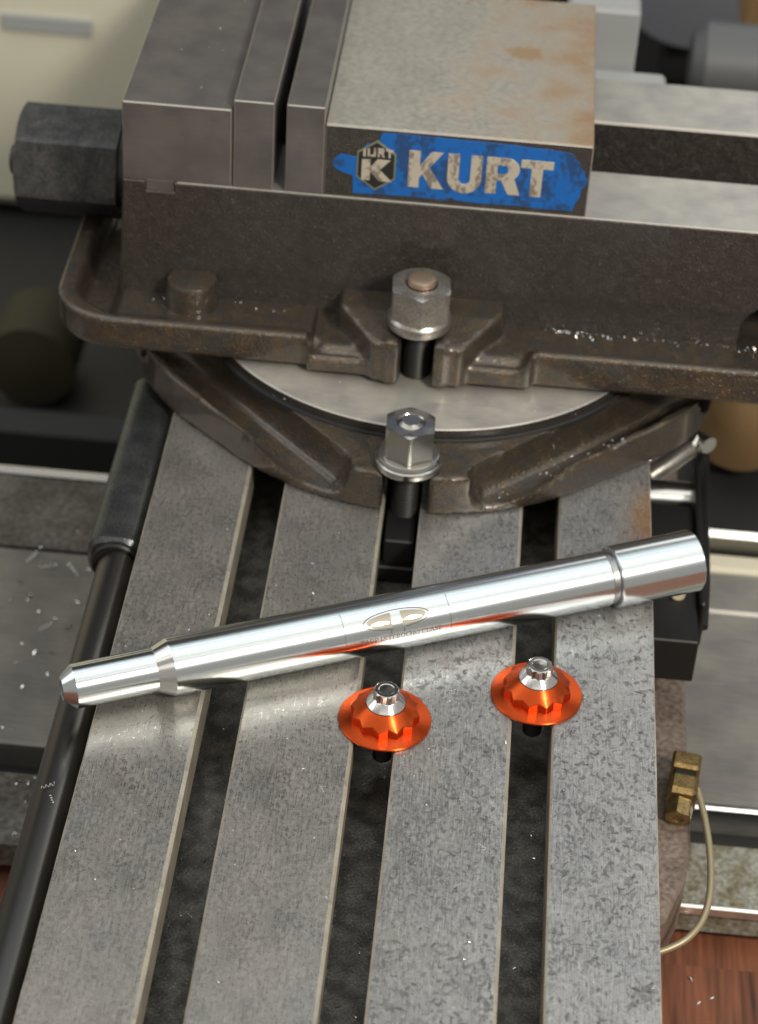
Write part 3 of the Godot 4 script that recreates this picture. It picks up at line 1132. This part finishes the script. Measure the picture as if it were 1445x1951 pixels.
func build_bar() -> void:
	var d := Vector3(0.9105, 0.0074, -0.4137).normalized()
	var w := d.cross(Vector3.UP).normalized()   # towards the viewer
	if w.z < 0.0: w = -w
	var up := w.cross(d).normalized()
	if up.y < 0.0: up = -up
	bar_xf = Transform3D(Basis(w, d, up), Vector3(-127.4, 11.95, 34.6))
	var t := thing("aluminium_bar", "polished aluminium alignment bar lying slanted across the table", "metal bar")
	var mb := MB.new()
	mb.lathe([Vector2(44.8, 12.1), Vector2(45.2, 12.25), Vector2(80, 12.2), Vector2(140, 12.15), Vector2(239.8, 12.1), Vector2(240.2, 11.7)], 128, bar_xf, false)
	obj("shaft", mb, M.alu, t)
	mb = MB.new()
	mb.lathe([Vector2(6.0, 3.2), Vector2(0.2, 3.2), Vector2(0.0, 3.6), Vector2(0.0, 5.0), Vector2(0.3, 5.3), Vector2(4.6, 9.0), Vector2(4.9, 9.2), Vector2(38.6, 9.25)], 112, bar_xf, false)
	obj("pilot_tip", mb, M.alu, t)
	mb = MB.new()
	mb.lathe([Vector2(6.05, 3.2), Vector2(6.0, 0.2)], 32, bar_xf, false)
	obj("tip_hole", mb, M.soot, t)
	mb = MB.new()
	mb.lathe([Vector2(38.5, 9.25), Vector2(38.7, 9.5), Vector2(44.8, 12.1)], 112, bar_xf, false)
	obj("taper", mb, M.bright, t)
	mb = MB.new()
	mb.lathe([Vector2(240.1, 11.75), Vector2(240.4, 11.5), Vector2(243.0, 11.5), Vector2(243.4, 12.8)], 112, bar_xf, false)
	obj("groove", mb, M.alu_dark, t)
	mb = MB.new()
	mb.lathe([Vector2(243.3, 12.6), Vector2(243.6, 13.5), Vector2(244.0, 13.75), Vector2(282.4, 13.75), Vector2(283.1, 13.1), Vector2(283.2, 10.5), Vector2(268.0, 10.5)], 128, bar_xf, false)
	obj("collar", mb, M.alu, t)
	# laser engraving: oval with an upright bar, a line of lettering below, two scribed rings
	var mid := 140.5
	var a0 := deg_to_rad(43.0)
	var r0 := 12.16
	var out := PackedVector2Array()
	var inn := PackedVector2Array()
	var eye := PackedVector2Array()
	for k in 48:
		var a := TAU * k / 48.0
		out.append(Vector2(cos(a) * 14.7, sin(a) * 4.3))
		inn.append(Vector2(cos(a) * 14.15, sin(a) * 3.85))
		eye.append(Vector2(cos(a) * 13.3, sin(a) * 3.2))
	mb = MB.new()
	for k in 48:
		var j := (k + 1) % 48
		if out[k].y < -4.1 and absf(out[k].x) < 2.6: continue
		bar_patch(mb, PackedVector2Array([out[k], out[j], inn[j], inn[k]]), mid, a0, r0 + 0.02)
	for s in [-1.0, 1.0]:
		bar_patch(mb, PackedVector2Array([Vector2(s * 2.7, -4.2), Vector2(s * 3.1, -4.2), Vector2(s * 3.1, -6.0), Vector2(s * 2.7, -6.0)]), mid, a0, r0 + 0.02)
	obj("emblem_outline", mb, M.etch_line, t)
	mb = MB.new()
	var left := PackedVector2Array()
	var right := PackedVector2Array()
	for k in 25:
		var a := PI / 2 + PI * k / 24.0
		left.append(Vector2(minf(cos(a) * 13.3, -2.2), sin(a) * 3.2))
		right.append(Vector2(maxf(-cos(a) * 13.3, 2.2), sin(a) * 3.2))
	bar_patch(mb, left, mid, a0, r0 + 0.02)
	bar_patch(mb, right, mid, a0, r0 + 0.02)
	obj("emblem_field", mb, M.etch, t)
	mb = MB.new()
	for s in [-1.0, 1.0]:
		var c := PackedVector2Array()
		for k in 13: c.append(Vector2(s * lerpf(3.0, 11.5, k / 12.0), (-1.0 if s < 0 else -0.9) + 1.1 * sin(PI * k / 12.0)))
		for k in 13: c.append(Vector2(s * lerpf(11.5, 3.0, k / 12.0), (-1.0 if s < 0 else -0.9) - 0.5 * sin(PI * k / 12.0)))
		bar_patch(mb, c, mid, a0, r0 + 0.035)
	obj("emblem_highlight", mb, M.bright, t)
	mb = MB.new()
	var font := SystemFont.new()
	font.font_names = PackedStringArray(["Droid Serif"])
	var tm := TextMesh.new()
	tm.font = font
	tm.font_size = 24
	tm.pixel_size = 0.13
	tm.depth = 0.0
	tm.text = "PADP INTEROCHO CLASP"
	var arr := tm.get_mesh_arrays()
	if arr.size() and arr[Mesh.ARRAY_VERTEX] != null:
		var vs: PackedVector3Array = arr[Mesh.ARRAY_VERTEX]
		var ix: PackedInt32Array = arr[Mesh.ARRAY_INDEX] if arr[Mesh.ARRAY_INDEX] != null else PackedInt32Array(range(vs.size()))
		var lo := Vector2(1e9, 1e9)
		var hi := -lo
		for v in vs:
			lo = lo.min(Vector2(v.x, v.y)); hi = hi.max(Vector2(v.x, v.y))
		var k := 36.0 / maxf(hi.x - lo.x, 0.001)
		for i in range(0, ix.size(), 3):
			var q := []
			for e in 3: q.append((Vector2(vs[ix[i + e]].x, vs[ix[i + e]].y) - (lo + hi) / 2) * k * Vector2(1.0, 0.95))
			split_tri(mb, q[0], q[1], q[2], mid + 1.5, a0 + deg_to_rad(35), r0 + 0.02, 3)
		obj("engraved_lettering", mb, M.etch_text, t)
	else:
		print("no text mesh")
	for s in [-23.2, 23.6]:
		mb = MB.new()
		var bits := PackedVector2Array([Vector2(0, -8), Vector2(0.22, -8), Vector2(0.22, 8), Vector2(0, 8)])
		bar_patch(mb, bits, mid + s, deg_to_rad(48), r0 + 0.03)
		obj("scribed_line", mb, M.etch_line, t)


func star(r0: float, r1: float, n: int, turn: float) -> Callable:
	# straight-sided star of n points: radius at angle a
	return func(a: float) -> float:
		var h := PI / n
		var t := fposmod(a - turn, 2.0 * h)
		if t > h: t = 2.0 * h - t
		var p0 := Vector2(r0, 0)
		var p1 := Vector2(cos(h) * r1, sin(h) * r1)
		var e := p1 - p0
		return (p0.x * e.y - p0.y * e.x) / (cos(t) * e.y - sin(t) * e.x)


func build_washer(label: String, at: Vector3, turn: float) -> void:
	var t := thing("orange_washer", label, "washer", at, "orange star washers on the table")
	var seg := 240
	var rim := func(r: float) -> float: return 1.2 + (19.0 - r) * 0.16
	var cone := func(_a: float, r: float) -> float: return 5.4 + (14.2 - r) * 0.76
	var st := star(14.3, 12.8, 12, turn)
	var mb := MB.new()
	mb.lathe([Vector2(0.05, 5.0), Vector2(0.05, 18.6), Vector2(0.4, 19.0), Vector2(1.0, 19.05), Vector2(1.3, 18.8), Vector2(rim.call(15.5), 15.5), Vector2(rim.call(12.0), 12.0)], 160, Transform3D.IDENTITY, false)
	obj("flange", mb, M.orange, t)
	mb = MB.new()
	var loops := []
	loops.append(ring(st, func(_a, r): return rim.call(r) - 0.2, seg))
	loops.append(ring(st, func(a, r): return cone.call(a, r) - 0.25, seg))
	loops.append(ring(func(a): return st.call(a) - 0.2, cone, seg))
	for r in [11.0, 9.6]:
		loops.append(ring(func(_a): return r, cone, seg))
	loops.append(ring(func(_a): return 8.25, func(_a, _r): return cone.call(0.0, 8.4), seg))
	loops.append(ring(func(_a): return 7.6, func(_a, _r): return cone.call(0.0, 8.4) - 1.0, seg))
	mb.rings(loops, false)
	obj("scalloped_cone", mb, M.orange, t, 20.0)


func build_bolt(label: String, at: Vector3, turn: float) -> void:
	var t := thing("flange_bolt", label, "bolt", at, "twelve point bolts in the orange washers")
	var seg := 192
	var hp := star(5.5, 4.75, 12, turn)
	var mb := MB.new()
	mb.lathe([Vector2(8.6, 7.4), Vector2(9.9, 8.05), Vector2(10.2, 7.95), Vector2(12.7, 5.4), Vector2(12.9, 4.6), Vector2(12.9, 2)], 96, Transform3D.IDENTITY, false)
	obj("tapered_collar", mb, M.bright, t)
	mb = MB.new()
	var loops := []
	loops.append(ring(hp, func(_a, _r): return 12.2, seg))
	loops.append(ring(hp, func(_a, r): return 16.9 - maxf(0.0, r - 4.8) * 0.6, seg))
	loops.append(ring(func(_a): return 4.6, func(_a, _r): return 17.0, seg))
	loops.append(ring(func(_a): return 3.4, func(_a, _r): return 17.0, seg))
	loops.append(ring(func(_a): return 3.0, func(_a, _r): return 16.8, seg))
	loops.append(ring(func(_a): return 0.6, func(_a, _r): return 16.9, seg))
	mb.rings(loops)
	obj("head", mb, M.bolt_steel, t, 20.0)
	mb = MB.new()
	thread_shank(mb, 4.0, -21.0, 9.0, 1.25)
	obj("threaded_shank", mb, M.soot, t)


func build_washers() -> void:
	build_washer("orange star washer over the middle T slot, nearer the viewer", Vector3(3.2, 0, 22.5), 0.10)
	build_washer("orange star washer over the rightmost T slot, below the bar's thick end", Vector3(64.7, 0, -1.2), 0.22)
	build_bolt("silver twelve point bolt in the nearer orange washer on the middle slot", Vector3(3.2, 0.1, 22.5), 0.2)
	build_bolt("silver twelve point bolt in the orange washer on the rightmost slot", Vector3(64.7, 0.1, -1.2), 0.05)


func build_left_rod() -> void:
	var t := thing("guide_rod", "black guide rod with a grey sleeve along the table's left side", "rod")
	var along := func(x: float, y: float) -> Transform3D: return Transform3D(Basis(Vector3(1, 0, 0), Vector3(0, 0, 1), Vector3(0, -1, 0)), Vector3(x, y, 0))
	var mb := MB.new()
	mb.lathe([Vector2(-330, 9.0), Vector2(330, 9.0)], 48, along.call(-124.6, -16.0))
	obj("rod", mb, M.rod, t)
	mb = MB.new()
	# sleeve: flat top with rounded shoulders
	var sec := PackedVector2Array()
	for k in 40:
		var a := TAU * k / 40.0
		var q := Vector2(cos(a), sin(a))
		var f := pow(pow(absf(q.x), 3.2) + pow(absf(q.y), 3.2), -1.0 / 3.2)
		sec.append(Vector2(-126.8 + q.x * f * 12.4, -16.0 + q.y * f * 12.2))
	mb.prism(sec, 2, -215.0, -82.0, 2.0, 5.0)
	obj("sleeve", mb, M.sleeve, t)
	mb = MB.new()
	mb.lathe([Vector2(-84, 8), Vector2(-82.0, 11.3), Vector2(-79.5, 11.6), Vector2(-78.5, 10.8), Vector2(-78.5, 8)], 40, along.call(-125.6, -16.0))
	obj("wiper_ring", mb, M.black_steel, t)


func build_right_side() -> void:
	# dark stop bracket beside the table
	var t := thing("stop_bracket", "black steel stop bracket beside the table, below the bar's thick end", "bracket")
	var mb := MB.new()
	mb.box(116, 138, -48, -24, -172, -72, 0.7)
	mb.box(138.5, 141.5, -44, -18, -200, -92, 1.0)
	obj("bracket_block", mb, M.black_steel, t)
	mb = MB.new()
	mb.lathe([Vector2(-23, 3.6), Vector2(-12, 3.6), Vector2(-11.4, 3.0), Vector2(-11.4, 1)], 24, Transform3D(Basis(Vector3(1, 0, 0), Vector3(0, 0.55, 0.83), Vector3(0, -0.83, 0.55)), Vector3(129, -15, -92)))
	obj("bracket_pin", mb, M.tube, t)
	# chromed stub and its clamp lever further back
	t = thing("clamp_lever", "chrome clamp lever and stub at the table's far right corner", "lever")
	mb = MB.new()
	mb.lathe([Vector2(116, 9), Vector2(139, 9), Vector2(140, 8)], 32, Transform3D(Basis(Vector3(0, 0, -1), Vector3(1, 0, 0), Vector3(0, -1, 0)), Vector3(0, -34, -190)))
	obj("stub", mb, M.chrome, t)
	mb = MB.new()
	mb.tube([Vector3(118, -33, -205), Vector3(128, -29, -212), Vector3(138, -26, -222)], 5.0, 14)
	obj("arm", mb, M.nut_steel, t)
	mb = MB.new()
	mb.tube([Vector3(138, -26, -222), Vector3(143, -22, -226), Vector3(147, -22, -220)], 4.6, 14)
	mb.lathe([Vector2(-6, 5), Vector2(-4, 6.5), Vector2(4, 6.5), Vector2(6, 5)], 20, Transform3D(Basis.IDENTITY, Vector3(136, -22, -243)))
	obj("knob", mb, M.chrome, t)
	# cable hanging down past the bar's end
	mb = MB.new()
	mb.tube([Vector3(146, -30, -222), Vector3(145, -30, -200), Vector3(144, -31, -176), Vector3(144, -33, -150), Vector3(144, -36, -128), Vector3(143, -42, -104)], 2.6, 10)
	tag(obj("black_cable", mb, M.black_steel), "thin black cable running past the thick end of the bar", "cable")
	# saddle casting below the table
	t = thing("saddle", "brown painted saddle casting under the table's right edge", "saddle")
	mb = MB.new()
	mb.prism(V([-118, -330, 139, -330, 139, 12, 136, 26, 126, 52, 112, 66, -118, 66].duplicate()), 1, -118, -70, 2.0) if false else mb.box(-116, 116, -129.5, -73, -330, 60, 1.0)
	obj("saddle_body", mb, M.saddle, t)
	mb = MB.new()
	var plan := PackedVector2Array([Vector2(-330, 100), Vector2(-330, 139), Vector2(8, 139), Vector2(24, 136.5), Vector2(50, 127), Vector2(66, 112), Vector2(66, 100)])
	mb.prism(plan, 1, -104, -72.5, 2.0)
	obj("saddle_wing", mb, M.saddle, t)
	# brass oil fitting and its thin line
	t = thing("oil_fitting", "brass oil elbow fitting on the saddle beside the table's right edge", "fitting")
	var fx := Transform3D(Basis.from_euler(Vector3(0, deg_to_rad(-8), 0)), Vector3(135, -62, -24)) * Transform3D(Basis.from_scale(Vector3(0.86, 0.86, 0.86)), Vector3.ZERO)
	mb = MB.new()
	mb.box(-7.5, 7.5, -9, 7, -14, -2, 1.6, fx)
	obj("elbow_body", mb, M.brass, t)
	mb = MB.new()
	mb.box(-7.0, 8.0, -10, 6, 1, 15, 2.2, fx)
	obj("elbow_block", mb, M.brass, t)
	mb = MB.new()
	mb.box(-5.5, 5.5, -7, 4, -4, 3, 0.8, fx)
	obj("fitting_neck", mb, M.black_steel, t)
	mb = MB.new()
	hex_nut(mb, 12.5, 0, 9.5, 2.4, 0.2, 0.0, fx * Transform3D(Basis(Vector3(1, 0, 0), Vector3(0, -0.25, 0.97), Vector3(0, -0.97, -0.25)), Vector3(0.5, -4, 14)))
	obj("gland_nut", mb, M.brass, t, 25.0)
	mb = MB.new()
	var path := []
	var keys := [Vector3(140.5, -60, -16), Vector3(143.6, -62, 0), Vector3(145.6, -65, 18), Vector3(145.4, -68, 36), Vector3(142.4, -71, 49), Vector3(136.5, -73, 58), Vector3(129.0, -75, 63), Vector3(120, -77, 66), Vector3(108, -80, 67)]
	for i in keys.size() - 1:
		for k in 6:
			var q := k / 6.0
			path.append(keys[i].cubic_interpolate(keys[i + 1], keys[maxi(i - 1, 0)], keys[mini(i + 2, keys.size() - 1)], q))
	mb.tube(path, 1.55, 12)
	tag(obj("oil_line", mb, M.tube), "thin bent oil line curving from the brass fitting under the table", "tube")


func build_background() -> void:
	# knee ways that run across below the table
	var t := thing("knee", "grey steel knee slides running crosswise below the table", "knee")
	for part in [["slide_plate", -420.0, 420.0, -150.0, -130.0, -222.0, -76.0, "way", 1.5], ["rear_plate", -420.0, 120.0, -150.0, -129.0, -284.0, -224.0, "way_dark", 1.5],
			["rear_step", 120.0, 420.0, -150.0, -130.6, -256.0, -223.0, "way", 1.5], ["cream_strip", 120.0, 420.0, -150.0, -129.2, -271.0, -257.0, "cream", 2.0],
			["slide_bar", -420.0, 420.0, -146.0, -127.0, -291.0, -285.0, "chrome", 2.5], ["oil_gutter", -420.0, 420.0, -156.0, -146.0, -76.0, -58.0, "soot", 0.5],
			["front_tray", -420.0, -110.0, -150.0, -133.0, -60.0, -14.0, "way_dark", 1.5], ["drip_tray", 110.0, 420.0, -150.0, -133.0, -56.0, -15.0, "tray", 1.0],
			["tray_lip", 110.0, 420.0, -136.0, -129.5, -15.0, -12.0, "chrome", 1.0], ["plate_edge", 118.0, 420.0, -140.0, -129.4, -80.0, -75.5, "chrome", 1.2]]:
		var mb := MB.new()
		mb.box(part[1], part[2], part[3], part[4], part[5], part[6], part[8])
		obj(part[0], mb, M[part[7]], t)
	var mb := MB.new()
	mb.box(-200, 200, -600, -157, -260, -150, 4)
	obj("knee_column", mb, M.dark_paint, t)
	# machine column and clutter behind
	mb = MB.new()
	mb.box(-185, 42, -600, -30, -800, -500, 12)
	tag(obj("machine_column", mb, M.dark_paint), "dark machine column behind the vise, mostly hidden", "machine column")
	t = thing("cream_cabinet", "blurred cream machine cabinet behind the screw end of the vise", "cabinet")
	mb = MB.new()
	mb.box(-1100, -212, -312, 400, -1000, -860, 14)
	obj("cabinet_body", mb, M.cream, t)
	mb = MB.new()
	mb.box(-352, -282, -151, -137, -861, -857, 1)
	obj("vent_slot", mb, M.smudge, t)
	mb = MB.new()
	mb.box(-1100, -186, -700, -318, -1000, -590, 12)
	tag(obj("dark_stand", mb, M.dark_paint), "dark stand below the blurred cream cabinet", "stand")
	mb = MB.new()
	mb.lathe([Vector2(-40, 14), Vector2(-36, 32), Vector2(20, 32), Vector2(24, 14)], 40, Transform3D(Basis(Vector3(1, 0, 0), Vector3(0, 0, 1), Vector3(0, -1, 0)), Vector3(-284, -283, -625)))
	tag(obj("olive_drum", mb, M.olive), "dim olive drum in the dark left of the vise flange", "drum")
	mb = MB.new()
	mb.box(60, 99, -165, 113, -440, -418, 2)
	mb.box(60, 116, 20, 80, -416, -400, 2)
	tag(obj("grey_plate", mb, M.pale_paint), "pale grey plate standing behind the vise's rear rail", "plate")
	mb = MB.new()
	mb.lathe([Vector2(-20, 30), Vector2(-16, 66), Vector2(16, 66), Vector2(20, 30)], 60, Transform3D(Basis.from_euler(Vector3(1.2, 0, 0.15)), Vector3(168, -55, -880)))
	t = thing("handwheel", "dark round handwheel blurred at the top right corner", "handwheel")
	obj("wheel", mb, M.slate, t)
	mb = MB.new()
	mb.box(150, 186, -165, -70, -915, -885, 4)
	obj("pedestal", mb, M.dark_paint, t)
	mb = MB.new()
	mb.box(198, 300, -165, -60, -900, -840, 6)
	tag(obj("tan_box", mb, M.tan), "tan box blurred in the top right corner beside the handwheel", "box")
	mb = MB.new()
	mb.lathe([Vector2(0, 18), Vector2(8, 26), Vector2(240, 26)], 32, Transform3D(Basis(Vector3(0, 1, 0), Vector3(1, 0, 0), Vector3(0, 0, -1)), Vector3(150, -26, -650)))
	t = thing("grey_pipe", "thick grey pipe blurred behind the right end of the vise", "pipe")
	obj("barrel", mb, M.grey_paint, t)
	mb = MB.new()
	mb.box(190, 370, -165, -48, -672, -628, 3)
	obj("saddle_block", mb, M.dark_paint, t)
	mb = MB.new()
	mb.lathe([Vector2(-60, 10), Vector2(-50, 36), Vector2(50, 36), Vector2(60, 10)], 48, Transform3D(Basis.from_euler(Vector3(1.3, 0, 0.5)), Vector3(206, -128, -430)))
	tag(obj("tan_barrel", mb, M.tan), "tan rounded barrel blurred below the vise's right end", "barrel")
	mb = MB.new()
	mb.box(48, 126, -330, -165, -900, -352, 8)
	mb.box(125, 700, -330, -165.3, -900, -300, 8)
	tag(obj("dark_bench", mb, M.dark_paint), "dark bench top blurred behind the table on the right", "bench")
	mb = MB.new()
	mb.box(-3000, 3000, -900, 3000, -2400, -2300, 1)
	tag(obj("back_wall", mb, M.dark_paint), "dark workshop wall far behind the machine", "", "", "structure")
	mb = MB.new()
	mb.box(-3000, 3000, -950, -900, -2300, 1500, 1)
	tag(obj("workshop_floor", mb, M.dark_paint), "dark workshop floor under the machine", "", "", "structure")


func build_chips() -> void:
	# loose aluminium swarf: thin bent slivers
	var mb := MB.new()
	var pts := []
	for k in 5:
		var a := -0.9 + 1.8 * k / 4.0
		pts.append([Vector3(sin(a) * 0.62, cos(a) * 0.5 - 0.3, -0.22), Vector3(sin(a) * 0.62, cos(a) * 0.5 - 0.3, 0.22)])
	for k in 4:
		mb.quad(pts[k][0], pts[k][1], pts[k + 1][1], pts[k + 1][0])
		mb.quad(pts[k][0] - Vector3(0, 0.08, 0), pts[k + 1][0] - Vector3(0, 0.08, 0), pts[k + 1][1] - Vector3(0, 0.08, 0), pts[k][1] - Vector3(0, 0.08, 0))
	var mesh := commit(mb, 60)
	mesh.surface_set_material(0, M.chip)
	var places := []
	var spans := [[-114.0, -72.0], [-55.0, -9.0], [9.0, 55.0], [72.0, 114.0]]
	for k in 190:   # on the lands
		var s: Array = spans[rng.randi() % 4]
		places.append([Vector3(rng.randf_range(s[0], s[1]), 0.1, rng.randf_range(-110, 190)), rng.randf_range(0.25, 0.8) * (1.0 if rng.randf() < 0.9 else 1.8)])
	for k in 40:    # in the slots
		var s: float = [-63.5, 0.0, 63.5][rng.randi() % 3]
		places.append([Vector3(s + rng.randf_range(-7, 7), -28.8, rng.randf_range(-90, 180)), rng.randf_range(0.4, 1.3)])
	for k in 70:    # on the vise flange, heaped against the body
		var x := rng.randf_range(-140, 165)
		places.append([Vector3(x, 43.8 if x < 0.0 else 42.7, -212.6 + absf(rng.randfn(0, 4.0))), rng.randf_range(0.5, 1.4)])
	for k in 80:
		places.append([Vector3(rng.randf_range(60, 165), 42.8, -212.8 + absf(rng.randfn(0, 1.8))), rng.randf_range(0.8, 2.0)])
	for k in 26:    # on the swivel disc and base
		places.append([Vector3(rng.randf_range(-70, 90), 27.5, rng.randf_range(-176, -158)), rng.randf_range(0.4, 0.9)])
	for k in 40:    # right trough
		var q := rng.randf()
		places.append([Vector3(lerpf(42, 100, q) + rng.randfn(0, 2), 7.6, lerpf(-124, -178, q) + rng.randfn(0, 2)), rng.randf_range(0.5, 1.2)])
	for k in 56:    # on the slides below
		places.append([Vector3(rng.randf_range(-215, -135), -129.6, rng.randf_range(-270, -80)), rng.randf_range(0.9, 2.6)])
	for k in 40:
		places.append([Vector3(rng.randf_range(-200, -140), -132.6, rng.randf_range(-58, -16)), rng.randf_range(0.8, 1.8)])
	for k in 26:
		places.append([Vector3(rng.randf_range(140, 260), -155.8, rng.randf_range(0, 90)), rng.randf_range(1.0, 2.6)])
	for k in 14:
		places.append([Vector3(rng.randf_range(-140, -100), 110.0 if false else 144.7, rng.randf_range(-340, -220)), rng.randf_range(0.4, 0.9)])
	var mm := MultiMesh.new()
	mm.transform_format = MultiMesh.TRANSFORM_3D
	mm.mesh = mesh
	mm.instance_count = places.size()
	for i in places.size():
		var b := Basis.from_euler(Vector3(rng.randfn(0, 0.35), rng.randf() * TAU, rng.randfn(0, 0.35)))
		var s: float = places[i][1]
		b = b.scaled_local(Vector3(s * rng.randf_range(0.7, 1.8), s, s * rng.randf_range(0.5, 1.2)))
		mm.set_instance_transform(i, Transform3D(b, places[i][0] * MM + Vector3(0, 0.0001, 0)))
	# a few longer curls of swarf
	var curls := [[Vector3(-126.0, -5.5, 72.0), 1.0, 0.5], [Vector3(-123.0, -5.0, 80.0), 0.7, 2.0], [Vector3(-57.5, -28.0, 47.0), 0.9, 0.9], [Vector3(-64.0, -28.0, 112.0), 0.6, 2.4],
		[Vector3(-186, -129, -208), 1.6, 0.3], [Vector3(-172, -129, -206), 1.7, 2.2], [Vector3(-196, -129, -214), 1.5, 1.1], [Vector3(-160, -129, -176), 1.4, 1.5], [Vector3(-178, -129, -160), 1.3, 0.8],
		[Vector3(41.0, 0.6, 8.0), 0.5, 0.7], [Vector3(-18, 0.4, 66.0), 0.5, 2.0], [Vector3(-104, 0.4, 150.0), 0.6, 1.0], [Vector3(46, 0.4, 88.0), 0.55, 2.6], [Vector3(100, 0.4, 120.0), 0.5, 0.2], [Vector3(-150, -155.6, 20.0), 1.4, 0.2]]
	mb = MB.new()
	var helix := []
	for k in 40:
		var a := k * 0.55
		helix.append(Vector3(-3.0 + k * 0.15, sin(a) * (0.5 + 0.008 * k), cos(a) * (0.5 + 0.008 * k)))
	mb.tube(helix, 0.17, 5)
	var curl := commit(mb, 60)
	curl.surface_set_material(0, M.chip)
	var mc := MultiMesh.new()
	mc.transform_format = MultiMesh.TRANSFORM_3D
	mc.mesh = curl
	mc.instance_count = curls.size()
	for k in curls.size():
		mc.set_instance_transform(k, Transform3D(Basis.from_euler(Vector3(0, curls[k][2], 0.05)).scaled_local(Vector3.ONE * curls[k][1]), curls[k][0] * MM))
	var oc := MultiMeshInstance3D.new()
	oc.name = "swarf_curls"
	oc.multimesh = mc
	add_child(oc)
	tag(oc, "short curled aluminium shavings lying here and there", "swarf", "", "stuff")
	var o := MultiMeshInstance3D.new()
	o.name = "metal_chips"
	o.multimesh = mm
	add_child(o)
	tag(o, "tiny bright aluminium chips scattered over table, flange and slides", "metal chips", "", "stuff")
